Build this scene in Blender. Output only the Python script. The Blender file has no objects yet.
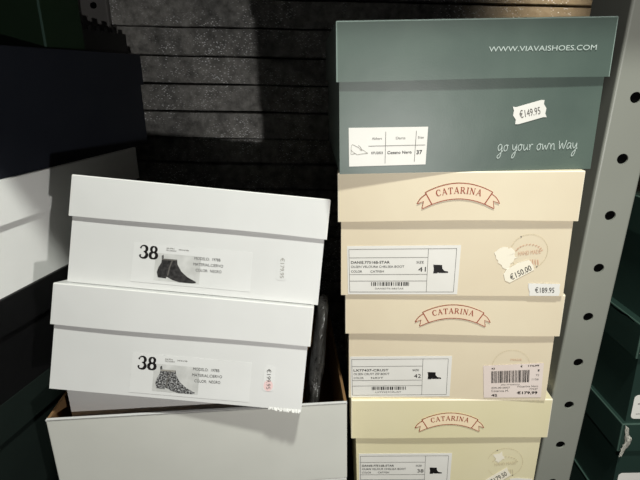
import bpy, bmesh, math, random
from mathutils import Vector, Matrix, noise
random.seed(7)
R = math.radians
scene = bpy.context.scene
COL = scene.collection
ZO = 0.61                      # height of the camera above the shelf deck
OV = 0.004                     # how far a lid stands out past its box

# ------------------------------------------------------------------ materials
def srgb(r, g, b):
    f = lambda c: (c / 255 / 12.92) if c / 255 <= .04045 else ((c / 255 + .055) / 1.055) ** 2.4
    return (f(r), f(g), f(b), 1)

def card(name, c1, c2, rough=.6, scale=9, bump=.05, fine=900, spec=.35):
    """painted card: soft mottling of two close tones and a fine paper grain"""
    m = bpy.data.materials.new(name); m.use_nodes = True
    n = m.node_tree.nodes; l = m.node_tree.links
    b = n['Principled BSDF']; b.inputs['Roughness'].default_value = rough
    b.inputs['Specular IOR Level'].default_value = spec
    tc = n.new('ShaderNodeTexCoord')
    t = n.new('ShaderNodeTexNoise'); t.inputs['Scale'].default_value = scale; t.inputs['Detail'].default_value = 4
    r = n.new('ShaderNodeValToRGB')
    r.color_ramp.elements[0].position = .35; r.color_ramp.elements[1].position = .65
    r.color_ramp.elements[0].color = c1; r.color_ramp.elements[1].color = c2
    l.new(tc.outputs['Object'], t.inputs['Vector']); l.new(t.outputs['Fac'], r.inputs['Fac'])
    l.new(r.outputs['Color'], b.inputs['Base Color'])
    t2 = n.new('ShaderNodeTexNoise'); t2.inputs['Scale'].default_value = fine; t2.inputs['Detail'].default_value = 2
    t3 = n.new('ShaderNodeTexNoise'); t3.inputs['Scale'].default_value = 22
    ad = n.new('ShaderNodeMath'); ad.operation = 'MULTIPLY_ADD'; ad.inputs[1].default_value = .12
    bp = n.new('ShaderNodeBump'); bp.inputs['Strength'].default_value = bump; bp.inputs['Distance'].default_value = .004
    l.new(tc.outputs['Object'], t2.inputs['Vector']); l.new(tc.outputs['Object'], t3.inputs['Vector'])
    l.new(t2.outputs['Fac'], ad.inputs[0]); l.new(t3.outputs['Fac'], ad.inputs[2])
    l.new(ad.outputs[0], bp.inputs['Height']); l.new(bp.outputs['Normal'], b.inputs['Normal'])
    return m

def plain(name, c, rough=.6, metal=0, spec=.3):
    m = bpy.data.materials.new(name); m.use_nodes = True
    b = m.node_tree.nodes['Principled BSDF']
    b.inputs['Base Color'].default_value = c; b.inputs['Roughness'].default_value = rough
    b.inputs['Metallic'].default_value = metal; b.inputs['Specular IOR Level'].default_value = spec
    return m

M = {}
M['white'] = card('white_card', srgb(208, 208, 206), srgb(214, 214, 212), .5)
M['side_white'] = card('side_white_card', srgb(238, 238, 235), srgb(243, 243, 240), .5)
M['white_edge'] = plain('white_card_edge', srgb(228, 228, 224), .6)
M['grey_white'] = card('grey_white_card', srgb(210, 210, 202), srgb(217, 217, 209), .55)
M['cream'] = card('cream_card', srgb(220, 206, 179), srgb(226, 214, 187), .55, 7)
M['cream_edge'] = plain('cream_edge', srgb(246, 236, 212), .6)
M['yellow_cream'] = card('yellow_cream_card', srgb(223, 214, 175), srgb(228, 219, 184), .55, 7)
M['green'] = card('grey_green_card', srgb(77, 92, 85), srgb(86, 101, 93), .42, 14, .1, 700, .5)
M['green_edge'] = plain('worn_green_edge', srgb(150, 168, 160), .6)
M['navy'] = card('navy_card', srgb(26, 29, 37), srgb(31, 34, 42), .5)
M['black_card'] = card('black_card', srgb(11, 11, 12), srgb(14, 14, 15), .5)
M['dark_green'] = card('dark_green_card', srgb(33, 52, 46), srgb(39, 59, 52), .45)
M['deep_green'] = card('deep_green_card', srgb(22, 38, 24), srgb(27, 45, 28), .5)
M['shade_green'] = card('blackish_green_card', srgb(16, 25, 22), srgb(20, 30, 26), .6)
M['green_worn'] = plain('worn_dark_green_edge', srgb(62, 84, 75), .6)
M['brown'] = card('brown_board', srgb(122, 93, 60), srgb(136, 104, 68), .8)
M['label'] = card('label_paper', srgb(226, 224, 217), srgb(231, 229, 223), .45, 20, .02)
M['pink_label'] = card('pinkish_label_paper', srgb(224, 209, 200), srgb(229, 216, 208), .45, 20, .02)
M['white_label'] = card('clear_label_paper', srgb(212, 212, 210), srgb(217, 217, 215), .5, 20, .02)
M['ink'] = plain('black_ink', srgb(22, 20, 20), .5)
M['grey_ink'] = plain('grey_ink', srgb(95, 92, 88), .6)
M['soft_ink'] = plain('soft_grey_ink', srgb(150, 146, 138), .6)
M['red_ink'] = plain('brick_red_ink', srgb(158, 74, 54), .6)
M['pink_fill'] = plain('pale_pink_print', srgb(231, 211, 183), .6)
M['cream_fill'] = plain('pale_cream_print', srgb(242, 222, 188), .6)
M['brown_ink'] = plain('pale_brown_ink', srgb(205, 166, 138), .6)
M['faint_ink'] = plain('faint_tan_ink', srgb(207, 194, 162), .6)
M['smear'] = plain('red_smear', srgb(226, 196, 194), .6)
M['white_ink'] = plain('pale_print', srgb(186, 198, 192), .5)
M['photo_grey'] = card('photo_grey', srgb(186, 186, 183), srgb(206, 206, 203), .45, 60, .02)
M['torn'] = card('torn_paper', srgb(205, 203, 192), srgb(225, 223, 214), .8, 120, .4)
M['scuff'] = plain('peeled_paper', srgb(240, 233, 214), .7)

def boot_print():
    m = bpy.data.materials.new('printed_leather'); m.use_nodes = True
    n = m.node_tree.nodes; l = m.node_tree.links; b = n['Principled BSDF']; b.inputs['Roughness'].default_value = .5
    tc = n.new('ShaderNodeTexCoord'); t = n.new('ShaderNodeTexNoise'); t.inputs['Scale'].default_value = 620; t.inputs['Detail'].default_value = 3
    r = n.new('ShaderNodeValToRGB'); r.color_ramp.elements[0].position = .43; r.color_ramp.elements[1].position = .70
    r.color_ramp.elements[0].color = srgb(26, 25, 25); r.color_ramp.elements[1].color = srgb(190, 190, 190)
    l.new(tc.outputs['Object'], t.inputs['Vector']); l.new(t.outputs['Fac'], r.inputs['Fac']); l.new(r.outputs['Color'], b.inputs['Base Color'])
    return m
M['boot_speckled'] = boot_print()
M['boot_dark'] = card('printed_dark_leather', srgb(28, 27, 27), srgb(62, 60, 60), .5, 260, .02)

def stone():
    m = bpy.data.materials.new('dark_sparkling_stone'); m.use_nodes = True
    n = m.node_tree.nodes; l = m.node_tree.links; b = n['Principled BSDF']
    tc = n.new('ShaderNodeTexCoord')
    base = n.new('ShaderNodeTexNoise'); base.inputs['Scale'].default_value = 6; base.inputs['Detail'].default_value = 6
    ramp = n.new('ShaderNodeValToRGB')
    e = ramp.color_ramp.elements
    e[0].position = .3; e[0].color = srgb(92, 92, 90); e[1].position = .7; e[1].color = srgb(148, 146, 141)
    mp = n.new('ShaderNodeMapping'); mp.inputs['Scale'].default_value = (1, 1, 1.9); mp.inputs['Rotation'].default_value = (.6, .35, .5)
    l.new(tc.outputs['Object'], mp.inputs['Vector'])
    fl = n.new('ShaderNodeTexVoronoi'); fl.inputs['Scale'].default_value = 230; fl.feature = 'F1'
    l.new(mp.outputs['Vector'], fl.inputs['Vector'])
    sep = n.new('ShaderNodeSeparateColor'); l.new(fl.outputs['Color'], sep.inputs['Color'])
    gt = n.new('ShaderNodeMath'); gt.operation = 'GREATER_THAN'; gt.inputs[1].default_value = .55
    l.new(sep.outputs['Red'], gt.inputs[0])
    lt = n.new('ShaderNodeMath'); lt.operation = 'LESS_THAN'; lt.inputs[1].default_value = .33
    l.new(fl.outputs['Distance'], lt.inputs[0])
    mu = n.new('ShaderNodeMath'); mu.operation = 'MULTIPLY'
    l.new(gt.outputs[0], mu.inputs[0]); l.new(lt.outputs[0], mu.inputs[1])
    patch = n.new('ShaderNodeTexNoise'); patch.inputs['Scale'].default_value = 14
    l.new(tc.outputs['Object'], patch.inputs['Vector'])
    pr = n.new('ShaderNodeMapRange'); pr.inputs['From Min'].default_value = .4; pr.inputs['From Max'].default_value = .62
    l.new(patch.outputs['Fac'], pr.inputs['Value'])
    m2 = n.new('ShaderNodeMath'); m2.operation = 'MULTIPLY'; l.new(mu.outputs[0], m2.inputs[0]); l.new(pr.outputs['Result'], m2.inputs[1])
    mix = n.new('ShaderNodeMix'); mix.data_type = 'RGBA'
    l.new(tc.outputs['Object'], base.inputs['Vector']); l.new(base.outputs['Fac'], ramp.inputs['Fac'])
    # brown-gold stone toward one end, its colour also standing in for light there
    sx = n.new('ShaderNodeSeparateXYZ'); l.new(tc.outputs['Object'], sx.inputs['Vector'])
    mr = n.new('ShaderNodeMapRange'); mr.inputs['From Min'].default_value = .22; mr.inputs['From Max'].default_value = .34
    l.new(sx.outputs['X'], mr.inputs['Value'])
    oc = n.new('ShaderNodeMix'); oc.data_type = 'RGBA'; oc.inputs['B'].default_value = srgb(138, 122, 96)
    mot = n.new('ShaderNodeTexNoise'); mot.inputs['Scale'].default_value = 55; mot.inputs['Detail'].default_value = 7; mot.inputs['Roughness'].default_value = .7
    l.new(tc.outputs['Object'], mot.inputs['Vector'])
    mm = n.new('ShaderNodeMapRange'); mm.inputs['From Min'].default_value = .3; mm.inputs['From Max'].default_value = .7
    mm.inputs['To Min'].default_value = .45; mm.inputs['To Max'].default_value = 1.75
    l.new(mot.outputs['Fac'], mm.inputs['Value'])
    vm = n.new('ShaderNodeVectorMath'); vm.operation = 'SCALE'
    l.new(ramp.outputs['Color'], vm.inputs[0]); l.new(mm.outputs['Result'], vm.inputs['Scale'])
    l.new(mr.outputs['Result'], oc.inputs['Factor']); l.new(vm.outputs['Vector'], oc.inputs['A'])
    l.new(m2.outputs[0], mix.inputs['Factor']); l.new(oc.outputs['Result'], mix.inputs['A'])
    mix.inputs['B'].default_value = srgb(235, 236, 238)
    l.new(mix.outputs['Result'], b.inputs['Base Color'])
    b.inputs['Roughness'].default_value = .55; b.inputs['Specular IOR Level'].default_value = .3
    bp = n.new('ShaderNodeBump'); bp.inputs['Strength'].default_value = .6; bp.inputs['Distance'].default_value = .004
    t2 = n.new('ShaderNodeTexNoise'); t2.inputs['Scale'].default_value = 90; t2.inputs['Detail'].default_value = 5
    l.new(tc.outputs['Object'], t2.inputs['Vector']); l.new(t2.outputs['Fac'], bp.inputs['Height']); l.new(bp.outputs['Normal'], b.inputs['Normal'])
    return m
M['stone'] = stone()
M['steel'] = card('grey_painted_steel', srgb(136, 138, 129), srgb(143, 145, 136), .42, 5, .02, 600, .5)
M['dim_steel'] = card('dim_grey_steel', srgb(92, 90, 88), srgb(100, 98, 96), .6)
M['hole_shade'] = plain('dark_hole', srgb(6, 6, 6), .9, 0, .05)
M['dark_steel'] = card('dark_grey_steel', srgb(50, 50, 50), srgb(58, 58, 58), .6)
M['black_plastic'] = card('black_plastic', srgb(15, 15, 15), srgb(20, 20, 20), .35)

def bag_mat():
    m = bpy.data.materials.new('glossy_black_film'); m.use_nodes = True
    n = m.node_tree.nodes; l = m.node_tree.links; b = n['Principled BSDF']
    b.inputs['Base Color'].default_value = srgb(58, 57, 55); b.inputs['Roughness'].default_value = .25
    b.inputs['Specular IOR Level'].default_value = .8
    tc = n.new('ShaderNodeTexCoord'); t = n.new('ShaderNodeTexNoise'); t.inputs['Scale'].default_value = 55; t.inputs['Detail'].default_value = 4; t.inputs['Distortion'].default_value = 1.5
    bp = n.new('ShaderNodeBump'); bp.inputs['Strength'].default_value = .8; bp.inputs['Distance'].default_value = .006
    l.new(tc.outputs['Object'], t.inputs['Vector']); l.new(t.outputs['Fac'], bp.inputs['Height']); l.new(bp.outputs['Normal'], b.inputs['Normal'])
    return m
M['film'] = bag_mat()

# ------------------------------------------------------------------ object helpers
def link(name, bm, mats, parent=None, smooth=False):
    bmesh.ops.recalc_face_normals(bm, faces=[f for f in bm.faces if not f.tag])
    me = bpy.data.meshes.new(name); bm.to_mesh(me); bm.free()
    for m in mats: me.materials.append(M[m])
    if smooth:
        for p in me.polygons: p.use_smooth = True
    o = bpy.data.objects.new(name, me); COL.objects.link(o)
    if parent: o.parent = parent
    return o

def tag(o, label, cat, group=None):
    o['label'] = label; o['category'] = cat
    if group: o['group'] = group
    return o

def thing(name, label, cat, loc, rot=None, rotz=0, group=None):
    o = bpy.data.objects.new(name, None); COL.objects.link(o)
    o.empty_display_size = .02
    if rot is not None:
        o.matrix_world = Matrix.Translation(loc) @ rot.to_4x4()
    else:
        o.location = loc; o.rotation_euler = (0, 0, rotz)
    return tag(o, label, cat, group)

def struct(o):
    o['kind'] = 'structure'; return o

def add_box(bm, x0, x1, y0, y1, z0, z1, mi=0):
    vs = [bm.verts.new((x, y, z)) for z in (z0, z1) for y in (y0, y1) for x in (x0, x1)]
    fs = []
    for q in ((0, 2, 3, 1), (4, 5, 7, 6), (0, 1, 5, 4), (2, 6, 7, 3), (0, 4, 6, 2), (1, 3, 7, 5)):
        f = bm.faces.new([vs[i] for i in q]); f.material_index = mi; fs.append(f)
    return vs, fs

def bevel_all(bm, w, seg=2, mi=None, edges=None):
    es = edges or [e for e in bm.edges if len(e.link_faces) == 2 and e.calc_face_angle(0) > .5]
    r = bmesh.ops.bevel(bm, geom=es, offset=w, segments=seg, profile=.5, affect='EDGES', clamp_overlap=True)
    if mi is not None:
        for f in r['faces']: f.material_index = mi

def tray(bm, x0, x1, y0, y1, z0, z1, t, up, mo=0, mi=0, floor_t=.002):
    """five thin walls as one shell: open at the top (up) or at the bottom (a lid)"""
    def ring(a, z): return [bm.verts.new(p) for p in ((x0 + a, y0 + a, z), (x1 - a, y0 + a, z), (x1 - a, y1 - a, z), (x0 + a, y1 - a, z))]
    zo, zc = (z1, z0) if up else (z0, z1)
    zi = zc + floor_t if up else zc - floor_t
    A = ring(0, zc); B = ring(0, zo); Cc = ring(t, zo); Dd = ring(t, zi)
    for P, Q, m in ((A, B, mo), (B, Cc, mi), (Cc, Dd, mi)):
        for k in range(4):
            f = bm.faces.new((P[k], P[(k + 1) % 4], Q[(k + 1) % 4], Q[k])); f.material_index = m
    bm.faces.new(A).material_index = mo; bm.faces.new(Dd).material_index = mi
    bmesh.ops.recalc_face_normals(bm, faces=bm.faces[:])
    edges = [e for e in bm.edges if any(v in A for v in e.verts) and (all(v in A or v in B for v in e.verts))]
    return edges, A, B

# ------------------------------------------------------------------ flat print helpers (u, v on a face that looks along -y)
class Print:
    """flat shapes laid on a face: each layer a hair in front of the one below"""
    def __init__(s, y): s.bm = bmesh.new(); s.mats = []; s.y = y; s.xf = lambda u, v: (u, v)
    def mi(s, m):
        if m not in s.mats: s.mats.append(m)
        return s.mats.index(m)
    def poly(s, pts, m, lay=1):
        vs = [s.bm.verts.new((*(lambda q: (q[0], s.y - .00014 * lay, q[1]))(s.xf(*p)),)) for p in pts]
        f = s.bm.faces.new(vs); f.material_index = s.mi(m); f.normal_update()
        if f.normal.y > 0: f.normal_flip()
        f.tag = True; return f
    def rect(s, u0, v0, u1, v1, m, lay=1): s.poly([(u0, v0), (u1, v0), (u1, v1), (u0, v1)], m, lay)
    def slab(s, pts, m, t=.0003):
        """a sticker with a little thickness; its face is layer 0"""
        a = [s.bm.verts.new((*(lambda q: (q[0], s.y, q[1]))(s.xf(*p)),)) for p in pts]
        b = [s.bm.verts.new((v.co.x, v.co.y + t, v.co.z)) for v in a]
        k = s.mi(m); n = len(a)
        f = s.bm.faces.new(a); f.material_index = k; f.normal_update()
        if f.normal.y > 0: f.normal_flip()
        f.tag = True
        for i in range(n):
            s.bm.faces.new((a[i], a[(i + 1) % n], b[(i + 1) % n], b[i])).material_index = k
    def line(s, pts, w, m, lay=2, closed=False):
        """stroke with a width, constant or one per point"""
        n = len(pts); ws = w if isinstance(w, (list, tuple)) else [w] * n
        P = [Vector(p) for p in pts]; L = []; Rr = []
        for i in range(n):
            a = P[i - 1] if (i > 0 or closed) else P[i]; b = P[(i + 1) % n] if (i < n - 1 or closed) else P[i]
            d = (b - a); d = d.normalized() if d.length > 1e-9 else Vector((1, 0)); nn = Vector((-d.y, d.x)) * ws[i] / 2
            L.append(P[i] + nn); Rr.append(P[i] - nn)
        for i in range(n if closed else n - 1):
            j = (i + 1) % n
            s.poly([tuple(L[i]), tuple(L[j]), tuple(Rr[j]), tuple(Rr[i])], m, lay)
    def text(s, body, u, v, w, h, m, rot=0, lay=2, bold=0):
        """built-in sans text fitted in a box whose lower left corner is (u, v)"""
        vs, fs, bb = glyphs(body, bold)
        sx = w / (bb[2] - bb[0]); sy = h / (bb[3] - bb[1]) if h else sx
        c, sn = math.cos(rot), math.sin(rot)
        pts = []
        for x, y in vs:
            a, b = (x - bb[0]) * sx, (y - bb[1]) * sy
            q = s.xf(u + a * c - b * sn, v + a * sn + b * c)
            pts.append(s.bm.verts.new((q[0], s.y - .00014 * lay, q[1])))
        k = s.mi(m)
        for f in fs:
            try: g = s.bm.faces.new([pts[i] for i in f])
            except ValueError: continue
            g.material_index = k; g.normal_update()
            if g.normal.y > 0: g.normal_flip()
            g.tag = True
    def build(s, name, parent): return link(name, s.bm, s.mats, parent)

_gl = {}
def glyphs(body, bold=0):
    key = (body, bold)
    if key not in _gl:
        cu = bpy.data.curves.new('type', 'FONT'); cu.body = body; cu.resolution_u = 3; cu.offset = bold
        o = bpy.data.objects.new('type', cu); COL.objects.link(o)
        dg = bpy.context.evaluated_depsgraph_get(); dg.update()
        me = o.evaluated_get(dg).to_mesh()
        vs = [(v.co.x, v.co.y) for v in me.vertices]; fs = [tuple(p.vertices) for p in me.polygons]
        o.evaluated_get(dg).to_mesh_clear()
        bpy.data.objects.remove(o); bpy.data.curves.remove(cu)
        xs = [p[0] for p in vs]; ys = [p[1] for p in vs]
        _gl[key] = (vs, fs, (min(xs), min(ys), max(xs), max(ys)))
    return _gl[key]

def smooth_pts(pts, k=6):
    out = []; n = len(pts)
    for i in range(n - 1):
        p0 = Vector(pts[max(i - 1, 0)]); p1 = Vector(pts[i]); p2 = Vector(pts[i + 1]); p3 = Vector(pts[min(i + 2, n - 1)])
        for j in range(k):
            t = j / k
            out.append(tuple(.5 * ((2 * p1) + (p2 - p0) * t + (2 * p0 - 5 * p1 + 4 * p2 - p3) * t * t + (3 * p1 - p0 - 3 * p2 + p3) * t ** 3)))
    out.append(tuple(pts[-1])); return out

# serif capitals as strokes in a 0..1 high box: (points, widths), and their advance
def arc(cx, cy, rx, ry, a0, a1, n=14): return [(cx + rx * math.cos(R(a0 + (a1 - a0) * i / n)), cy + ry * math.sin(R(a0 + (a1 - a0) * i / n))) for i in range(n + 1)]
TH, TK, SR = .075, .155, .07
def serif(x, y, w=.26): return ([(x - w / 2, y), (x + w / 2, y)], SR)
SER = {
    'C': (.80, [(arc(.45, .5, .37, .48, 45, 315), [.08 + .1 * max(0, -math.cos(R(45 + 270 * i / 14))) for i in range(15)]), ([(.72, .68), (.74, .95)], .06), ([(.71, .16), (.77, .22)], .05)]),
    'A': (.92, [([(.14, .03), (.45, 1)], TH), ([(.44, 1), (.78, .03)], TK), ([(.25, .34), (.66, .34)], TH), serif(.13, .03), serif(.78, .03)]),
    'T': (.82, [([(.41, .03), (.41, .97)], TK), ([(.03, .96), (.79, .96)], TH), ([(.05, .96), (.05, .72)], .06), ([(.77, .96), (.77, .72)], .06), serif(.41, .03, .34)]),
    'R': (.92, [([(.18, .03), (.18, .97)], TK), ([(.18, .96), (.42, .96)] + arc(.42, .73, .23, .23, 90, -90, 8) + [(.18, .5)], [.06, .06] + [.08, .1, .13, .14, .15, .14, .13, .1, .08] + [.06]), ([(.42, .5), (.8, .03)], TK), serif(.18, .03, .32), serif(.84, .03, .18), serif(.1, .96, .16)]),
    'I': (.42, [([(.2, .03), (.2, .97)], TK), serif(.2, .03, .34), serif(.2, .96, .34)]),
    'N': (.96, [([(.16, .03), (.16, .97)], TH), ([(.14, .97), (.76, .03)], TK), ([(.76, .0), (.76, .97)], TH), serif(.16, .03), serif(.76, .96), serif(.09, .96, .2)]),
    '3': (.62, [(arc(.27, .73, .22, .25, 165, -80, 12), [.08, .08, .09, .09, .11, .14, .18, .2, .21, .2, .16, .11, .08]), (arc(.25, .27, .26, .26, 85, -160, 12), [.08, .11, .15, .19, .22, .23, .22, .18, .14, .11, .1, .09, .09]), (arc(.06, .2, .04, .04, 0, 330, 8), .08), (arc(.07, .8, .035, .035, 0, 330, 8), .07)]),
    '8': (.62, [(arc(.3, .74, .18, .22, 90, 450, 16), [.09 + .1 * abs(math.sin(R(22.5 * i))) for i in range(17)]), (arc(.3, .27, .23, .25, 90, 450, 16), [.1 + .13 * abs(math.sin(R(22.5 * i))) for i in range(17)])]),
}
def serif_glyph(P, ch, place, h, m, lay=2):
    for pts, w in SER[ch][1]:
        ws = [q * h for q in w] if isinstance(w, list) else w * h
        P.line([place(*p) for p in pts], ws, m, lay)

# ------------------------------------------------------------------ the printed pieces
def ribbon(P, dv, fill, du=0):
    """arched banner with swallow tails and the name along the arch"""
    top = lambda u: .1128 + .0092 * (1 - (u / .0325) ** 2)
    bot = lambda u: .1008 + .0055 * (1 - (u / .0256) ** 2)
    N = 14
    T = [(-.0325 + .065 * i / N, top(-.0325 + .065 * i / N)) for i in range(N + 1)]
    B = [(-.0256 + .0512 * i / N, bot(-.0256 + .0512 * i / N)) for i in range(N + 1)]
    P.xf = lambda u, v: (u + du, v + dv)
    for i in range(N): P.poly([T[i], T[i + 1], B[i + 1], B[i]], fill, 1)
    P.line(T, .0008, 'red_ink'); P.line(B, .0008, 'red_ink')
    P.line([T[0], B[0]], .0011, 'red_ink'); P.line([T[-1], B[-1]], .0011, 'red_ink')
    for s in (-1, 1):
        q = smooth_pts([(s * .0316, .1112), (s * .0365, .1072), (s * .0403, .1013)], 4)
        tail = q + [(s * .0338, .1040), (s * .0352, .0962)] + smooth_pts([(s * .0352, .0962), (s * .0305, .0985), (s * .0256, .1010)], 4)[1:]
        P.poly([q[0], q[4], (s * .0338, .1040), (s * .0256, .1010)], fill, 1)
        P.poly([q[4], q[8], (s * .0338, .1040)], fill, 1)
        P.poly([(s * .0338, .1040), (s * .0352, .0962), (s * .0256, .1010)], fill, 1)
        P.line(tail, .0008, 'red_ink')
    word = 'CATARINA'; h = .0064; gap = .10
    tot = sum(SER[c][0] + gap for c in word) - gap
    k = .0428 / (tot * h); u = -.0214
    base = lambda u: .1087 + .0030 * (1 - (u / .0215) ** 2)
    for c in word:
        a = SER[c][0] * h * k; mid = u + a / 2
        rot = math.atan2(base(mid + .001) - base(mid - .001), .002); cs, sn = math.cos(rot), math.sin(rot); b0 = base(mid)
        def place(x, y, a=a, mid=mid, cs=cs, sn=sn, b0=b0, c=c):
            lx = (x / SER[c][0] - .5) * a; ly = y * h
            return (mid + lx * cs - ly * sn, b0 + lx * sn + ly * cs)
        serif_glyph(P, c, place, h, 'red_ink', 3); u += a + gap * h * k

def barcode(P, u0, v0, u1, v1, n, m='ink', lay=2, seed=3):
    rnd = random.Random(seed); u = u0; mod = (u1 - u0) / (n * 2.0)
    while u < u1 - mod:
        w = mod * rnd.choice((.6, 1, 1, 1.8)); P.rect(u, v0, min(u + w, u1), v1, m, lay); u += w + mod * rnd.choice((.7, 1, 1.6))

def size_label(P, quad, lines, size, code, bw=1.0, seed=3):
    """the maker's ruled label; drawn in a 560 x 255 frame and mapped to the four corners TL TR BR BL"""
    (TL, TR, BR, BL) = quad
    def xf(x, y):
        s, t = x / 560, y / 255
        a = (TL[0] + (TR[0] - TL[0]) * s, TL[1] + (TR[1] - TL[1]) * s); b = (BL[0] + (BR[0] - BL[0]) * s, BL[1] + (BR[1] - BL[1]) * s)
        return (a[0] + (b[0] - a[0]) * t, a[1] + (b[1] - a[1]) * t)
    P.xf = xf
    P.slab([(0, 0), (560, 0), (560, 255), (0, 255)], 'label')
    g = 'grey_ink'
    for a in (((9, 16), (540, 16)), ((540, 16), (540, 242)), ((540, 242), (9, 242)), ((9, 242), (9, 16)), ((402, 16), (402, 242)), ((9, 60), (402, 60)), ((9, 148), (402, 148)), ((9, 183), (402, 183))):
        P.line(a, 2.0, g)
    T = lambda s, x, y, w, h, m='ink', b=0: P_text(P, s, x, y, w, h, m, b)
    T(lines[0], 18, 91, 195, 14, 'ink', .012)
    T(lines[1], 18, 114, 268 * bw, 13, 'ink')
    T('COLOR', 18, 138, 56, 12, 'ink'); T(lines[2], 116, 138, 68, 12, 'ink')
    T('SIZE', 346, 91, 36, 12, 'ink')
    T(size, 356, 134, 38, 24, 'ink', .0)
    barcode(P, 120, 209, 316, 189, 26, seed=seed)
    T(code, 140, 228, 146, 9, 'grey_ink')
    boot = [(430, 98), (474, 100), (476, 118), (486, 130), (506, 134), (506, 141), (460, 141), (456, 137), (452, 143), (432, 143), (434, 120)]
    fan(P, boot, 'ink', (458, 127))
def P_text(P, s, x, y, w, h, m, bold=0):
    """text in a frame whose y runs down: y is the baseline"""
    xf = P.xf; P.xf = lambda a, b: xf(x + a, y - b)
    P.text(s, 0, 0, w, h, m, bold=bold); P.xf = xf
def fan(P, pts, m, c, lay=2):
    n = len(pts)
    for i in range(n): P.poly([pts[i], pts[(i + 1) % n], c], m, lay)

def boot_label(P, o, boot_mat):
    """the white box's sticker: size, picture of an ankle boot, three lines; o = lower left corner on the face"""
    P.xf = lambda u, v: (u + o[0], v + o[1])
    P.slab([(0, 0), (.1265, .0005), (.1255, .0425), (.0005, .0418)], 'white_label')
    for i, ch in enumerate('38'):
        serif_glyph(P, ch, lambda x, y, i=i: (.0072 + i * .0101 + x * .0151, .0258 + y * .0136), .0145, 'ink')
    P.rect(.0240, .0035, .0722, .0327, 'photo_grey', 1)
    px = [(232, 142), (330, 140), (336, 175), (365, 222), (410, 258), (465, 284), (462, 293), (440, 297), (360, 298), (310, 286), (272, 266), (268, 279), (215, 276), (206, 240), (214, 205), (230, 172)]
    k = .0482 / 297
    f = lambda q: (.0240 + (q[0] - 188) * k, .0327 - (q[1] - 105) * k * .93)
    fan(P, [f(q) for q in px], boot_mat, f((275, 225)))
    P.line([f(q) for q in ((300, 150), (286, 200), (278, 258))], .0012, 'grey_ink', 3)
    P.line([f(q) for q in ((234, 142), (232, 124), (238, 116), (241, 140))], .0009, 'ink', 3)
    P.line([f(q) for q in ((234, 147), (328, 145))], .0014, 'grey_ink' if boot_mat == 'boot_dark' else 'soft_ink', 3)
    P.text('SKPN', .0350, .0378, .0082, .0014, 'grey_ink'); P.text('39/44/98', .0478, .0374, .0105, .0014, 'grey_ink'); P.text('PIELNEGRO', .0350, .0356, .0105, .0014, 'grey_ink')
    P.text('MODELO:  1978B', .0652, .0292, .0275, .0030, 'ink', rot=.02)
    P.text('MATERIAL:CIERVO', .0646, .0229, .0315, .0030, 'ink', rot=.02)
    P.text('COLOR:  NEGRO', .0676, .0168, .0272, .0030, 'ink', rot=.02)

def octo(u0, v0, u1, v1, c): return [(u0 + c, v0), (u1 - c, v0), (u1, v0 + c), (u1, v1 - c), (u1 - c, v1), (u0 + c, v1), (u0, v1 - c), (u0, v0 + c)]
def jag(pts, amp, seed, sub=5):
    rnd = random.Random(seed); out = []
    for i, p in enumerate(pts):
        q = pts[(i + 1) % len(pts)]
        for j in range(sub):
            t = j / sub; out.append((p[0] + (q[0] - p[0]) * t + rnd.uniform(-amp, amp), p[1] + (q[1] - p[1]) * t + rnd.uniform(-amp, amp)))
    return out

# ------------------------------------------------------------------ a shoe box with a lid
def closed_box(root, W, H, lh, D, ov, mat, edge, lid_mat=None, tape=False, taper=0.0, warp=.0009, seed=1):
    rnd = random.Random(seed)
    bm = bmesh.new(); w = W / 2 - ov
    vs, fs = add_box(bm, -w, w, OV, D - OV, 0, H - .004)
    for v in vs:
        if v.co.z < .001: v.co.x *= (w - taper) / w
    bevel_all(bm, .0012, 2, 1)
    body = link('box_body', bm, [mat, edge], root)
    bm = bmesh.new()
    es, A, B = tray(bm, -W / 2, W / 2, 0, D, H - lh, H, OV - .0012, False)
    bmesh.ops.bevel(bm, geom=es, offset=.0012, segments=2, profile=.5, affect='EDGES')
    for f in bm.faces:
        if f.calc_area() < .0011 * max(W, D) * 1.2 and f.calc_area() > 0: f.material_index = 1
    # the long lower edges of the lid sag a little
    long = [e for e in bm.edges if abs(e.verts[0].co.x - e.verts[1].co.x) > W * .8 and abs(e.verts[0].co.z - e.verts[1].co.z) < .002]
    bmesh.ops.subdivide_edges(bm, edges=long, cuts=7, use_grid_fill=True)
    ph = rnd.uniform(0, 6)
    for v in bm.verts:
        if v.co.z < H - lh + .001:
            v.co.z += warp * (math.sin(v.co.x / W * 5 + ph) - .3)
            if v.co.y < .01: v.co.y -= .0008 * max(0, math.cos(v.co.x / W * 3.1))
    lid = link('lid', bm, [lid_mat or mat, edge], root)
    return body, lid

# ================================================================== the setting
def deck():
    bm = bmesh.new(); add_box(bm, -.75, .85, .40, 1.02, -.02, 0); bevel_all(bm, .002, 2)
    return struct(link('floor', bm, ['dark_steel']))
deck()
def add_shade_board():  # added out-of-view board that keeps the overhead light off the back
    bm = bmesh.new(); add_box(bm, -.75, .85, .40, 1.02, ZO + .185, ZO + .215); bevel_all(bm, .002, 2)
    return struct(link('shade_board', bm, ['dark_steel']))
add_shade_board()

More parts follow.
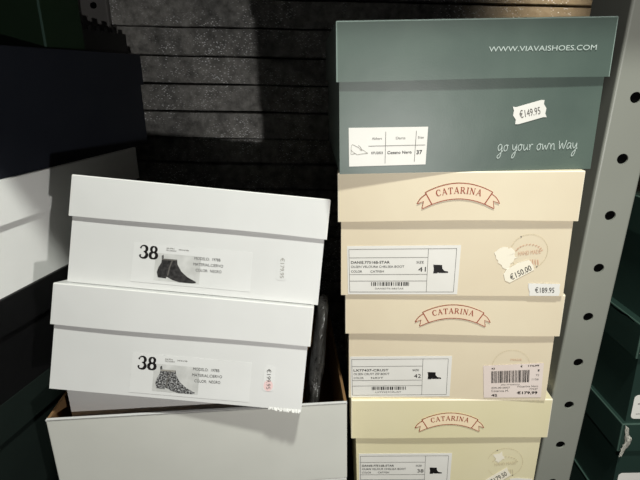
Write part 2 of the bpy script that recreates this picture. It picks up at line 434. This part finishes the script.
def back_wall():
    """rough dark stone courses laid one on another"""
    rnd = random.Random(11); bm = bmesh.new()
    pitch = .0477; z0 = .0351 - 13 * pitch
    for k in range(19):
        za, zb = z0 + k * pitch + .0009, z0 + (k + 1) * pitch - .0009
        dy = {12: .006, 11: .0, 13: -.003, 14: .004, 10: -.012, 9: .004, 8: -.004}.get(k, rnd.uniform(-.005, .006))
        n = 60
        rows = []
        for zz, dd in ((za, .006), (za + .0012, 0), ((za + zb) / 2, -.0015), (zb - .0012, 0), (zb, .006)):
            row = []
            for i in range(n + 1):
                x = -.62 + 1.30 * i / n
                p = noise.noise(Vector((x * 9, zz * 30, k * 3.1))) * .0035 + noise.noise(Vector((x * 34, zz * 60, k))) * .0014
                row.append(bm.verts.new((x, dy + dd + p, zz + noise.noise(Vector((x * 14, k * 1.7, 0))) * .0012)))
            rows.append(row)
        back = [[bm.verts.new((r[i].co.x, .03, r[i].co.z)) for i in range(n + 1)] for r in (rows[0], rows[-1])]
        rr = [back[0]] + rows + [back[1]]
        for a, b in zip(rr, rr[1:]):
            for i in range(n): bm.faces.new((a[i], a[i + 1], b[i + 1], b[i]))
    add_box(bm, -.62, .68, .028, .05, z0, z0 + 19 * pitch, 1)
    o = struct(link('wall_back', bm, ['stone', 'black_card']))
    o.location = (0, .95, ZO - .005); o.rotation_euler = (0, R(2.2), 0)
    return o
back_wall()

# ================================================================== the right-hand stack
RB = [  # xc, y, z bottom above deck, yaw, lid width, overhang, lid height, total height
    (.1423, .4765, ZO - .0902, R(.8), .2500, .0030, .0509, .1363),
    (.1370, .4804, ZO - .2232, -.0593, .2376, .0036, .0493, .1330),
    (.1418, .4870, ZO - .3567, -.0566, .2321, .0041, .0477, .1335),
    (.1483, .4892, .0, -.0239, .2316, .0047, .0523, .1335 + .6100 - .4902)]

# --- green box
b = RB[0]
t = thing('shoe_box', 'grey-green shoe box with white slogan on top of the cream boxes', 'shoe box', (b[0], b[1], b[2]), rotz=b[3])
body, lid = closed_box(t, b[4], b[7], b[6], .29, b[5], 'green', 'green_edge', warp=.0004)
P = Print(-.0006); P.text('WWW.VIAVAISHOES.COM', .0116, .1084, .0968, .0043, 'white_ink', bold=0); P.build('web_address', lid)
P = Print(OV - .0005)
def slogan(P):
    g = lambda x: [(x + .42, .62), (x + .2, .72), (x + .04, .42), (x + .16, .12), (x + .36, .3), (x + .44, .62), (x + .42, .1), (x + .3, -.5), (x + .08, -.62), (x + .02, -.42), (x + .3, -.15), (x + .58, .12)]
    oo = lambda x: [(x + .26, .66), (x + .08, .5), (x + .06, .2), (x + .22, .06), (x + .38, .22), (x + .38, .5), (x + .24, .66), (x + .5, .58)]
    y_ = lambda x: [(x + .02, .66), (x + .08, .25), (x + .24, .16), (x + .42, .6), (x + .44, .66), (x + .40, .05), (x + .24, -.55), (x + .04, -.62), (x + .1, -.3), (x + .54, .15)]
    u_ = lambda x: [(x + .04, .64), (x + .06, .22), (x + .2, .08), (x + .38, .34), (x + .42, .64), (x + .42, .2), (x + .54, .1)]
    r_ = lambda x: [(x + .06, .64), (x + .1, .06), (x + .12, .4), (x + .26, .64), (x + .4, .58)]
    w_ = lambda x: [(x + .02, .64), (x + .12, .08), (x + .3, .5), (x + .46, .08), (x + .64, .66), (x + .76, .6)]
    n_ = lambda x: [(x + .06, .64), (x + .1, .06), (x + .14, .42), (x + .32, .64), (x + .42, .4), (x + .44, .06), (x + .54, .12)]
    W_ = lambda x: [(x + .02, .88), (x + .14, .08), (x + .34, .66), (x + .52, .08), (x + .76, .92)]
    a_ = lambda x: [(x + .42, .58), (x + .22, .66), (x + .05, .34), (x + .16, .08), (x + .36, .28), (x + .44, .6), (x + .44, .2), (x + .56, .08)]
    word = [(g, .6), (oo, .56), (None, .32), (y_, .56), (oo, .56), (u_, .58), (r_, .48), (None, .3), (oo, .56), (w_, .8), (n_, .58), (None, .3), (W_, .8), (a_, .6), (y_, .56)]
    tot = sum(w for _, w in word); k = .0770 / tot; x = 0
    P.xf = lambda u, v: (.0290 + u * k, .0185 + v * .0098 + u * k * .012)
    for f, w in word:
        if f: P.line(smooth_pts(f(x), 4), .072, 'white_ink')
        x += w
slogan(P); P.build('slogan', body)
P = Print(OV - .0005)
def quadmap(TL, TR, BR, BL, w, h):
    def xf(x, y):
        s, q = x / w, y / h
        a = (TL[0] + (TR[0] - TL[0]) * s, TL[1] + (TR[1] - TL[1]) * s); c = (BL[0] + (BR[0] - BL[0]) * s, BL[1] + (BR[1] - BL[1]) * s)
        return (a[0] + (c[0] - a[0]) * q, a[1] + (c[1] - a[1]) * q)
    return xf
P.xf = quadmap((-.1134, .0438), (-.0385, .0434), (-.0386, .0079), (-.1129, .0073), 513, 250)
P.slab([(0, 0), (513, 0), (508, 250), (0, 250)], 'label')
P.line([(128, 119), (500, 119)], 3, 'grey_ink'); P.line([(240, 28), (238, 236)], 3, 'grey_ink'); P.line([(438, 25), (432, 230)], 3, 'grey_ink')
P_text(P, 'Abbart', 150, 78, 66, 15, 'grey_ink'); P_text(P, 'Darts', 306, 78, 62, 16, 'grey_ink'); P_text(P, 'Size', 450, 76, 38, 16, 'grey_ink')
P_text(P, 'KFU2022', 147, 172, 76, 16, 'ink', .01); P_text(P, 'Cesano Nero', 252, 174, 160, 20, 'ink', .015); P_text(P, '37', 444, 180, 38, 28, 'ink', .02)
P.line(smooth_pts([(20, 105), (48, 118), (80, 138), (96, 146), (112, 158), (124, 164)]), 3, 'soft_ink')
P.line(smooth_pts([(18, 112), (14, 140), (22, 150), (44, 166), (58, 172), (90, 168), (124, 166)]), 3, 'soft_ink')
P.line(smooth_pts([(62, 112), (78, 128), (84, 146), (70, 140)]), 3, 'soft_ink'); P.line([(16, 142), (12, 170), (20, 170), (40, 164)], 3, 'soft_ink')
P.build('size_label', body)['label'] = 'white size label with a shoe sketch'
P = Print(OV - .0006)
P.xf = quadmap((.0388, .0600), (.0698, .0657), (.0734, .0501), (.0430, .0440), 100, 45)
P.slab([(3, 0), (12, 3), (88, -2), (97, 0), (94, 10), (100, 22), (95, 35), (98, 45), (88, 43), (12, 47), (2, 45), (6, 34), (0, 22), (5, 10)], 'label')
P_text(P, '€149.95', 19, 33, 62, 20, 'grey_ink', .0); P.build('price_sticker', body)['label'] = 'white zigzag-edged price sticker'

def banner(lid, dv, fill, du=0):
    P = Print(-.0012); ribbon(P, dv, fill, du); P.build('ribbon_emblem', lid)['label'] = 'brick red ribbon emblem with the name in capitals'

# --- first cream box
b = RB[1]
t = thing('shoe_box', 'cream shoe box size 41 directly under the grey-green box', 'shoe box', (b[0], b[1], b[2]), rotz=b[3], group='cream shoe boxes in the right stack')
body, lid = closed_box(t, b[4], b[7], b[6], .29, b[5], 'cream', 'cream_edge', warp=.0009, seed=4, taper=-.0008)
banner(lid, 0, 'pink_fill')
P = Print(OV - .0005); size_label(P, ((-.1095, .0554), (.0070, .0565), (.0066, .0018), (-.1085, .0011)), ('DANIE.77516B-STAR', 'OLSEN VELOUR# CHELSEA BOOT', 'CATFISH'), '41', 'DANIE77516BSTAR')
P.build('size_label', body)['label'] = 'white ruled size label reading 41'
def stamp(P, c, r, word, ink, dots=True, a0=-150, a1=165):
    P.xf = lambda u, v: (u + c[0], v + c[1])
    for i in range(40):
        a = a0 + (a1 - a0) * i / 40
        P.line(arc(0, 0, r, r, a, a + 6, 2), .0005, 'faint_ink', 1)
    for i in range(11):
        a = R(160 - 14 * i)
        P.line([(math.cos(a) * r * .72 - .0008, math.sin(a) * r * .5 - .002), (math.cos(a) * r * .72 + .0010, math.sin(a) * r * .5 - .0010)], .0010, ink, 1)
    P.text(word, -r * .55, -r * .22, r * 1.2, .0042, ink, rot=.12, lay=1)
    for j in range(4): P.line([(r * .1 + j * .0026, -r * .45), (r * .16 + j * .0026, -r * .75)], .0012, ink, 1)
    if dots: P.line(arc(-r * .5, r * .86, .0005, .0005, 0, 330, 6), .0008, 'grey_ink', 1); P.line(arc(r * .52, -r * .86, .0005, .0005, 0, 330, 6), .0008, 'grey_ink', 1)
P = Print(OV - .0003); stamp(P, (.0757, .0493), .0187, 'HAND MADE', 'brown_ink'); P.build('round_stamp', body)
P = Print(OV - .0004); pts = jag([(.0405, .0480), (.0500, .0560), (.0600, .0520), (.0640, .0430), (.0560, .0300), (.0460, .0380)], .0014, 5)
fan(P, pts, 'scuff', (.053, .044), 1); P.build('peeled_patch', body)['label'] = 'pale patch of peeled paper'
P = Print(OV - .0007); P.xf = quadmap((.0520, .0262), (.0781, .0410), (.0840, .0300), (.0570, .0140), 100, 45)
P.slab([(0, 4), (14, -6), (60, -10), (96, -2), (100, 20), (97, 44), (40, 45), (10, 46), (-2, 30)], 'scuff'); P_text(P, '€150.00', 17, 40, 74, 24, 'ink', .0); P.build('price_sticker', body)['label'] = 'torn price sticker reading 150'
P = Print(OV - .0007); P.xf = quadmap((.0788, .0146), (.1113, .0143), (.1121, .0006), (.0812, .0006), 100, 42)
P.slab([(0, 0), (100, 1), (98, 14), (101, 28), (98, 42), (0, 42), (2, 28), (-1, 14)], 'label'); P_text(P, '€189.95', 20, 31, 62, 19, 'ink', .0); P.build('price_sticker', body)['label'] = 'white price sticker reading 189.95'

# --- second cream box
b = RB[2]
t = thing('shoe_box', 'cream shoe box size 42 with a large barcode price label', 'shoe box', (b[0], b[1], b[2]), rotz=b[3], group='cream shoe boxes in the right stack')
body, lid = closed_box(t, b[4], b[7], b[6], .29, b[5], 'cream', 'cream_edge', warp=.0010, seed=9)
banner(lid, .0, 'pink_fill')
P = Print(OV - .0005); size_label(P, ((-.1107, .0545), (.0033, .0568), (.0038, .0040), (-.1095, .0008)), ('LX77437-CRUST', 'OLSEN CRUST ZIP BOOT', 'NAVY'), '42', 'LX77437CRUST', .75, 8)
P.build('size_label', body)['label'] = 'white ruled size label reading 42'
P = Print(OV - .0003); P.xf = lambda u, v: (u + .0690, v + .0445)
for i in range(24): P.line(arc(0, 0, .0205, .0205, 5 + i * 7.2, 5 + i * 7.2 + 5, 2), .0005, 'faint_ink', 1)
P.text('MADE', -.001, .0072, .012, .0024, 'brown_ink', lay=1); P.build('round_stamp', body)
P = Print(OV - .0007); P.xf = quadmap((.0385, .0448), (.1045, .0492), (.1072, .0046), (.0425, .0030), 470, 265)
P.slab([(0, 0), (470, 0), (465, 265), (0, 265)], 'pink_label')
P_text(P, '42', 62, 32, 30, 14, 'ink', .02); P_text(P, '€', 290, 24, 16, 15, 'ink', .02); P_text(P, '174,99', 350, 24, 84, 15, 'ink', .02)
barcode(P, 62, 142, 362, 46, 34, seed=21)
for s, y in (('1', 60), ('72', 96), ('1126', 128)): P_text(P, s, 440 - 14 * len(s), y, 13 * len(s), 15, 'grey_ink')
P_text(P, '2001779240014', 138, 164, 150, 10, 'grey_ink')
P_text(P, '200.00.0007', 62, 190, 150, 15, 'grey_ink'); P_text(P, 'Catarina M.', 62, 216, 140, 17, 'grey_ink'); P_text(P, 'Waterline Nero', 268, 182, 168, 15, 'grey_ink'); P_text(P, '77437', 368, 204, 66, 14, 'grey_ink')
P_text(P, '42', 62, 254, 48, 20, 'ink', .03); P_text(P, '€179,99', 268, 240, 166, 26, 'ink', .03)
P.build('barcode_label', body)['label'] = 'pinkish barcode label reading 179,99'

# --- third cream box
b = RB[3]; HB = b[7] - .1335
t = thing('shoe_box', 'pale yellow cream shoe box size 38 at the bottom of the right stack', 'shoe box', (b[0], b[1], b[2]), rotz=b[3], group='cream shoe boxes in the right stack')
body, lid = closed_box(t, b[4], b[7], b[6], .29, b[5], 'yellow_cream', 'cream_edge', warp=.0007, seed=14, taper=.006)
banner(lid, HB - .0055, 'cream_fill', -.0008)
P = Print(OV - .0005); size_label(P, ((-.1061, HB + .0546), (.0061, HB + .0551), (.0062, HB + .0010), (-.1055, HB + .0005)), ('DANIE.77516B-STAR', 'OLSEN VELOUR CHELSEA BOOT', 'CATFISH'), '38', 'DANIE77516BSTAR', seed=12)
P.build('size_label', body)['label'] = 'white ruled size label reading 38'
P = Print(OV - .0003); stamp(P, (.0707, HB + .0405), .0215, 'HAND MADE', 'faint_ink'); P.build('round_stamp', body)
P = Print(OV - .0004); fan(P, jag([(.0560, HB + .052), (.066, HB + .058), (.070, HB + .047), (.062, HB + .040)], .0012, 8), 'scuff', (.063, HB + .049), 1); P.build('peeled_patch', body)
P = Print(OV - .0007); P.xf = quadmap((.0480, HB + .0140), (.0740, HB + .0340), (.0800, HB + .0225), (.0560, HB + .0025), 100, 45)
P.slab([(0, 0), (100, 0), (97, 22), (100, 45), (0, 45), (3, 22)], 'scuff'); P_text(P, '€179.50', 17, 34, 70, 24, 'ink'); P.build('price_sticker', body)
P = Print(OV - .0007); P.xf = quadmap((.0790, HB + .0180), (.1060, HB + .0170), (.1060, HB + .0030), (.0790, HB + .0040), 100, 45)
P.slab([(0, 4), (30, 0), (100, 2), (98, 45), (0, 45)], 'label'); P_text(P, '€189.95', 15, 34, 72, 22, 'ink'); P.build('price_sticker', body)

# ================================================================== the left-hand stack of white boxes
def white_box(q, label, boot_mat, lab, stick, price, red, below=None):
    x, y, z, yaw, tilt, roll, lh, H, ov = q
    rot = Matrix.Rotation(yaw, 3, 'Z') @ Matrix.Rotation(tilt, 3, 'X') @ Matrix.Rotation(roll, 3, 'Y')
    o = Vector((x, y, z + ZO)) - rot.col[2] * H
    if below:                      # resting square on the box below
        o2, r2, h2 = below; rot = r2
        d = r2.transposed() @ (o - o2); o = o2 + r2 @ Vector((d.x, d.y, h2 + .0004))
    t = thing('shoe_box', label, 'shoe box', o, rot=rot, group='white size 38 shoe boxes')
    body, lid = closed_box(t, .2716, H, lh, .185, ov, 'white', 'white_edge', warp=.0009, seed=int(H * 1e5))
    P = Print(OV - .0005); boot_label(P, lab, boot_mat); P.build('boot_label', body)['label'] = 'white label with 38 and a picture of an ankle boot'
    P = Print(OV - .0005); (u0, v0, u1, v1) = stick
    P.slab(octo(u0, v0, u1, v1, .002), 'white_label' if red else 'white')
    if red:
        fan(P, arc((u0 + u1) / 2, v0 + .006, .0050, .0060, 0, 345, 12), 'smear', ((u0 + u1) / 2, v0 + .006), 1)
    P.text(price, u0 + .003, v1 - .003, .0215, .0045, 'grey_ink' if red else 'soft_ink', rot=R(-87))
    P.build('price_sticker', body)['label'] = 'small price sticker turned on its side'
    if red:
        bm = bmesh.new()
        for i in range(26):
            u = .098 + .034 * i / 26; d = random.uniform(.0006, .003)
            vs = [bm.verts.new(p) for p in ((u, OV - .0006, .0016), (u + .0016, OV - .0006, .0016), (u + .0015, OV - .0022 * random.random(), -d), (u, OV - .0022 * random.random(), -d * .8))]
            bm.faces.new(vs)
        link('frayed_edge', bm, ['white_edge'], body)
    return o, rot, H
W0 = (-0.1226, 0.5159, -0.1077, 0.0179, -0.2851, 0.1209, 0.0422, 0.1132, 0.0027)
W1 = (-0.1423, 0.4771, -0.2132, 0.0152, -0.2802, 0.1194, 0.0424, 0.1123, 0.0029)
lower = white_box(W1, 'white shoe box size 38, lower of two, picturing a speckled ankle boot', 'boot_speckled', (-0.0497, 0.0039), (0.0897, 0.0179, 0.1014, 0.0446), '€199.95', True)
white_box(W0, 'white shoe box size 38, upper of two, picturing a plain black ankle boot', 'boot_dark', (-0.0669, 0.0069), (0.0858, 0.0228, 0.097, 0.0495), '€179.95', False, below=lower)

# --- the open box they lean in
ox, oy, oyaw, oz, oH, oW, oD = -.1356, .4609, .0627, -.3451, .1040, .325, .22
t = thing('open_box', 'open greyish white box without lid under the white size 38 boxes', 'shoe box', (ox, oy, ZO + oz - oH), rotz=oyaw)
bm = bmesh.new()
es, A, B = tray(bm, -oW / 2, oW / 2, 0, oD, 0, oH, .003, True, 0, 1, .003)
bmesh.ops.bevel(bm, geom=es, offset=.0012, segments=2, profile=.5, affect='EDGES')
link('box_body', bm, ['grey_white', 'brown'], t)
bm = bmesh.new(); add_box(bm, -oW / 2, oW / 2, .0, .0034, oH - .0015, oH + .0004); bevel_all(bm, .0005, 1)
link('worn_rim', bm, ['white'], t)
# white card insert standing inside, and an added brown strip standing in for the shaded gap
bm = bmesh.new(); vs, fs = add_box(bm, -.1445, .092, .0208, .0232, .004, .1)
for v in vs:
    if v.co.z > .05: v.co.z = .1310 if v.co.x < 0 else .0980
bevel_all(bm, .0006, 1)
tag(link('card_insert', bm, ['white']), 'white card sheet standing inside the open box behind its front wall', 'card sheet').matrix_world = Matrix.Translation((ox, oy, ZO + oz - oH)) @ Matrix.Rotation(oyaw, 4, 'Z')
bm = bmesh.new(); add_box(bm, -oW / 2 + .004, .095, .0035, .0200, oH - .015, oH - .0120); bevel_all(bm, .0006, 1)
link('gap_shade_strip', bm, ['brown'], t)

# --- box below it
bt = ZO + oz - oH
t = thing('shoe_box', 'greyish white box at the bottom of the left stack, under the open box', 'shoe box', (ox - .002, oy + .001, 0), rotz=oyaw - .004)
closed_box(t, .328, bt, .036, .22, .0035, 'grey_white', 'white_edge', seed=31)

# --- black plastic wrapped boots at the right end of the open box
def bag():
    bm = bmesh.new()
    nz, na = 34, 40
    rings = []
    zb, zt = bt + .0036, ZO - .255
    for k in range(nz + 1):
        q = k / nz
        z = zb + (zt - zb) * q
        rx = (.0056 + .0030 * math.sin(q * 3.0)) * (1 if k < nz else .5); ry = .050 * (1 - .35 * q ** 2) * (1 if k < nz else .6)
        xc = .0022 + (z - ZO + .262) * .12
        ring = []
        for j in range(na):
            a = 2 * math.pi * j / na
            w = 1 + .22 * noise.noise(Vector((math.cos(a) * 1.6, math.sin(a) * 1.6, q * 7))) + .12 * noise.noise(Vector((math.cos(a) * 5, math.sin(a) * 5, q * 17)))
            ring.append(bm.verts.new((xc + rx * math.cos(a) * w, .546 + ry * math.sin(a) * w, z)))
        rings.append(ring)
    for a, c in zip(rings, rings[1:]):
        for j in range(na): bm.faces.new((a[j], a[(j + 1) % na], c[(j + 1) % na], c[j]))
    bm.faces.new(rings[0][::-1]); bm.faces.new(rings[-1])
    o = link('plastic_bag', bm, ['film'], None, True)
    return tag(o, 'crumpled glossy black plastic bag standing in the open box beside the lower white box', 'plastic bag')
bag()

# ================================================================== perforated uprights
def upright(name, label, w, depth, height, spacing, first, n, hr, mats, r=.0022):
    """bent sheet: a front face with a row of oval holes and a flange going back from its left side"""
    t = thing(name, label, 'shelf upright', (0, 0, 0))
    bm = bmesh.new()
    hw = w / 2; seg = 24
    zs = [first - spacing * k for k in range(n)]
    edges_z = [height] + [(zs[k] + zs[k + 1]) / 2 for k in range(n - 1)] + [0]
    th = .002
    for k in range(n):
        z0, z1, zc = edges_z[k + 1], edges_z[k], zs[k]
        inner = []; outer = []
        for i in range(seg):
            a = 2 * math.pi * i / seg
            c, s = math.cos(a), math.sin(a)
            inner.append(bm.verts.new((hr[0] * c, 0, zc + hr[1] * s)))
            m = max(abs(c), abs(s)); px, pz = c / m, s / m
            outer.append(bm.verts.new((px * hw, 0, zc + (pz * (z1 - zc) if pz > 0 else pz * (zc - z0)))))
        for i in range(seg):
            j = (i + 1) % seg
            bm.faces.new((inner[i], inner[j], outer[j], outer[i]))
        inb = [bm.verts.new((v.co.x, th, v.co.z)) for v in inner]
        for i in range(seg): bm.faces.new((inner[i], inner[(i + 1) % seg], inb[(i + 1) % seg], inb[i]))
    bmesh.ops.remove_doubles(bm, verts=bm.verts[:], dist=1e-5)
    # rounded left bend and flange, right return
    prof = [(-hw, 0)] + [(-hw - .0025 * math.sin(R(a)), .0025 - .0025 * math.cos(R(a))) for a in (30, 60, 90)] + [(-hw - .0025, depth), (-hw - .0005, depth), (-hw - .0005, .004)]
    prof2 = [(hw, 0)] + [(hw + .0025 * math.sin(R(a)), .0025 - .0025 * math.cos(R(a))) for a in (30, 60, 90)] + [(hw + .0025, .012), (hw + .0005, .012), (hw + .0005, .004)]
    for pf in (prof, prof2):
        lo = [bm.verts.new((x, y, 0)) for x, y in pf]; hi = [bm.verts.new((x, y, height)) for x, y in pf]
        for i in range(len(pf) - 1): bm.faces.new((lo[i], lo[i + 1], hi[i + 1], hi[i]))
    link('post', bm, [mats], t)
    bm = bmesh.new(); add_box(bm, -hw + .001, hw - .001, .0035, .0055, .001, height - .001)  # added black strip, paints the shade inside the holes
    link('hole_shade_strip', bm, ['hole_shade'], t)['label'] = 'black strip standing in for the shade behind the holes'
    return t
s = .49 / .42023
SP = .05 * s
k0 = 6
up = upright('shelf_upright', 'grey perforated steel upright running up the right side of the cream boxes', .0385, .072, ZO + .175, SP, ZO + .175 - .0225 * 1.0, 14, (.0056, .0052), 'steel')
# leaning slightly to the right as it rises
lean = math.atan2(.00160659, .05)
axis_x0, axis_z0 = .25867 * s, -.02055 * s + ZO
# slide so that a hole falls on the first measured one
zfirst = ZO + .175 - .0225
kk = round((zfirst - axis_z0) / SP); dz = axis_z0 - (zfirst - kk * SP)
fwd = math.atan2(.00123681, .05)
up.rotation_euler = (fwd, lean, 0)
up.location = (axis_x0 - math.tan(lean) * axis_z0, .490 + math.tan(fwd) * axis_z0, max(dz, 0) if dz >= 0 else 0)
if dz < 0:
    for ch in up.children:
        for v in ch.data.vertices:
            if .001 < v.co.z < ZO + .174: v.co.z += dz

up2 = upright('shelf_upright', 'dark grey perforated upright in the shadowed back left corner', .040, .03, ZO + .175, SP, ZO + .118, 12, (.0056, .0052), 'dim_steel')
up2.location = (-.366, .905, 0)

# ================================================================== dark boxes in the next bay on the right
RX, RY = .3605, .50
def bay_box(z0, z1, lh, label, dx=0, yaw=0):
    W = .26
    t = thing('shoe_box', label, 'shoe box', (RX + W / 2 - OV + dx, RY - OV, z0), rotz=yaw, group='dark green shoe boxes right of the upright')
    body, lid = closed_box(t, W, z1 - z0, lh, .30, .0055, 'dark_green', 'green_worn', seed=int(z1 * 999))
    return t, body, lid
R3t = ZO - .530
t3, b3, l3 = bay_box(0, R3t, .036, 'dark green shoe box lowest in the bay right of the upright', .003)
t2, b2, l2 = bay_box(R3t, ZO - .4005, .0395, 'dark green shoe box with torn white lid corner, low in the right bay')
t1, b1, l1 = bay_box(ZO - .4005, ZO - .270, .0404, 'dark green shoe box third from the bottom right of the upright, small white tear')
t0, b0, l0 = bay_box(ZO - .270, ZO - .135, .040, 'dark green shoe box topmost in the bay right of the upright', .004, .0)
def round_rect(u0, v0, u1, v1, r):
    out = []
    for cx, cy, a in ((u1 - r, v1 - r, 0), (u0 + r, v1 - r, 90), (u0 + r, v0 + r, 180), (u1 - r, v0 + r, 270)):
        out += arc(cx, cy, r, r, a, a + 90, 5)
    return out
for body, v1 in ((b1, .0378), (b2, ZO - .4766 - R3t)):
    P = Print(OV - .0006); w = .13 - .0055
    P.slab(round_rect(-w + .0048, v1 - .033, -w + .085, v1, .005), 'label'); P.line([(-w + .01, v1 - .026), (-w + .08, v1 - .026)], .0006, 'grey_ink'); P.line([(-w + .01, v1 - .012), (-w + .06, v1 - .012)], .0012, 'grey_ink')
    P.build('size_label', body)['label'] = 'white rounded label'
def tear(lid, outline, seed, centre):
    """ragged white paper fibre standing off the lid corner"""
    rnd = random.Random(seed); bm = bmesh.new()
    pts = jag(outline, .0007, seed, 4)
    vs = [bm.verts.new((u, -.0008 - rnd.random() * .0016, v)) for u, v in pts]
    c = bm.verts.new((centre[0], -.0042, centre[1]))
    for i in range(len(vs)): bm.faces.new((vs[i], vs[(i + 1) % len(vs)], c))
    bmesh.ops.solidify(bm, geom=bm.faces[:], thickness=.0006)
    link('torn_paper', bm, ['torn'], lid)['label'] = 'ragged torn white paper'
H2 = ZO - .4005 - R3t
tear(l2, [(-.1268, H2 - .001), (-.1225, H2 - .004), (-.1215, H2 - .014), (-.1165, H2 - .019), (-.1172, H2 - .028), (-.1225, H2 - .036), (-.1245, H2 - .047), (-.1290, H2 - .046), (-.1270, H2 - .034), (-.1240, H2 - .024), (-.1262, H2 - .014)], 3, (-.1225, H2 - .023))
tear(l1, [(-.1285, .096), (-.1225, .099), (-.1205, .109), (-.1240, .117), (-.1262, .110)], 5, (-.1240, .106))
bm = bmesh.new()
pth = [(-.1315, .012 + .013 * i, .1302 + .0015 * math.sin(i * 1.7)) for i in range(9)]
for i, (x, y, z) in enumerate(pth):
    pass
L_ = [bm.verts.new((x - .0006, y, z)) for x, y, z in pth]; U_ = [bm.verts.new((x - .0006, y, z - .0012 - .0012 * abs(math.sin(i * 2.1)))) for i, (x, y, z) in enumerate(pth)]
for i in range(8): bm.faces.new((L_[i], L_[i + 1], U_[i + 1], U_[i]))
bmesh.ops.solidify(bm, geom=bm.faces[:], thickness=.0005)
link('worn_edge', bm, ['torn'], l1)['label'] = 'frayed whitish lid edge'
bm = bmesh.new()
pth = [(-.1312, .004 + .012 * i, R3t - .0008 + .0006 * math.sin(i * 1.7)) for i in range(9)]
L_ = [bm.verts.new((x, y, z)) for x, y, z in pth]; U_ = [bm.verts.new((x, y, z - .0018)) for x, y, z in pth]
for i in range(8): bm.faces.new((L_[i], L_[i + 1], U_[i + 1], U_[i]))
bmesh.ops.solidify(bm, geom=bm.faces[:], thickness=.0005)
link('worn_edge', bm, ['torn'], l3)['label'] = 'frayed whitish lid edge'

# ================================================================== boxes turned sideways on the far left
TH_L = R(12.3)
DL = Vector((math.sin(TH_L), math.cos(TH_L), 0)); NL = Vector((math.cos(TH_L), -math.sin(TH_L), 0))
EL = Vector((-.284, .833, 0))
def side_box(z0, z1, lh, right, length, mat, label, edge, off=0, depth=.17, lid_mat=None):
    mid = EL + DL * (right - length / 2) + NL * off
    t = thing('shoe_box', label, 'shoe box', (mid.x, mid.y, z0), rotz=math.pi / 2 - TH_L)
    body, lid = closed_box(t, length, z1 - z0, lh, depth, .003, mat, edge, seed=int(z1 * 777), warp=.0005, lid_mat=lid_mat)
    return t
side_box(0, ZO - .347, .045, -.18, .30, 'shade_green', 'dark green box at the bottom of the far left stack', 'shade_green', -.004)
side_box(ZO - .347, ZO - .23, .04, -.02, .36, 'black_card', 'black box between the dark green and white boxes in the far left stack', 'black_card')
side_box(ZO - .23, ZO - .1015, .0485, -.03, .36, 'side_white', 'white box half in shadow under the navy box, far left', 'white_edge')
side_box(ZO - .1015, ZO + .0385, .046, .017, .38, 'navy', 'navy blue box on top of the white box, far left', 'navy')
# dark green carton standing on the navy box, a pale worn corner toward us
c = EL + DL * -.180 - NL * .010
t = thing('carton', 'deep green carton with a pale worn corner standing on the navy box', 'carton', (c.x, c.y, ZO + .0385), rotz=math.pi / 2 - TH_L)
bm = bmesh.new(); add_box(bm, 0, .075, 0, .12, 0, .128); bevel_all(bm, .0008, 2); link('carton_body', bm, ['deep_green'], t)
bm = bmesh.new(); add_box(bm, -.0008, .0012, -.0008, .0012, .0005, .1275); bevel_all(bm, .0003, 1); link('worn_corner', bm, ['green_worn'], t)['label'] = 'pale worn corner edge'
# black tray with a notched rim behind it
c = EL + DL * -.100 - NL * .02
t = thing('plastic_tray', 'low black plastic tray with a notched rim on the back of the navy box', 'tray', (c.x, c.y, ZO + .0385), rotz=math.pi / 2 - TH_L)
bm = bmesh.new(); tray(bm, 0, .115, 0, .09, 0, .030, .003, True); link('tray_body', bm, ['black_plastic'], t)
bm = bmesh.new()
for i in range(6):
    add_box(bm, .004 + i * .019, .012 + i * .019, .0002, .0028, .0298, .036)
link('notched_rim', bm, ['black_plastic'], t)

# ================================================================== light
def lamp(name, kind, loc, energy, color=(1, 1, 1), target=None, **k):
    d = bpy.data.lights.new(name, kind); d.energy = energy; d.color = color
    for a, v in k.items(): setattr(d, a, v)
    o = bpy.data.objects.new(name, d); COL.objects.link(o); o.location = loc
    if target is not None: o.rotation_euler = (Vector(target) - Vector(loc)).to_track_quat('-Z', 'Y').to_euler()
    return o
lamp('key_lamp', 'POINT', (.178, -.10, ZO - .135), 9.2, (1, .975, .94), shadow_soft_size=.008)
lamp('shop_ceiling_lamp', 'AREA', (.22, -.10, ZO + 1.15), 22.5, (.975, 1, .93), (.0, .5, ZO - .2), shape='RECTANGLE', size=.12, size_y=.08)
lamp('wall_fill', 'AREA', (.46, .80, ZO + .165), .05, (1, .92, .78), (.40, .95, ZO + .10), shape='DISK', size=.05, spread=R(60))  # added fill inside the shelf, no fixture; brightens the wall's right end
w = bpy.data.worlds.new('shop'); scene.world = w; w.use_nodes = True
w.node_tree.nodes['Background'].inputs['Color'].default_value = (1, .98, .95, 1)
w.node_tree.nodes['Background'].inputs['Strength'].default_value = .03

# ================================================================== camera
cam = bpy.data.cameras.new('camera'); co = bpy.data.objects.new('camera', cam); COL.objects.link(co)
f = 500.0; pitch, roll = .31622594, -.01896438
cam.sensor_width = 36; cam.lens = 36 * f / 640; cam.clip_start = .01
# rows: image right, image down, viewing direction
cp, sp = math.cos(pitch), math.sin(pitch); cr, sr = math.cos(roll), math.sin(roll)
B0 = Vector((1, 0, 0)); B1 = Vector((0, -sp, -cp)); B2 = Vector((0, cp, -sp))
rx = B0 * cr - B1 * sr; dn = B0 * sr + B1 * cr
co.matrix_world = Matrix(((rx.x, -dn.x, -B2.x, 0), (rx.y, -dn.y, -B2.y, 0), (rx.z, -dn.z, -B2.z, ZO), (0, 0, 0, 1)))
scene.camera = co
scene.view_settings.view_transform = 'Standard'
scene.view_settings.look = 'None'
scene.view_settings.exposure = 0
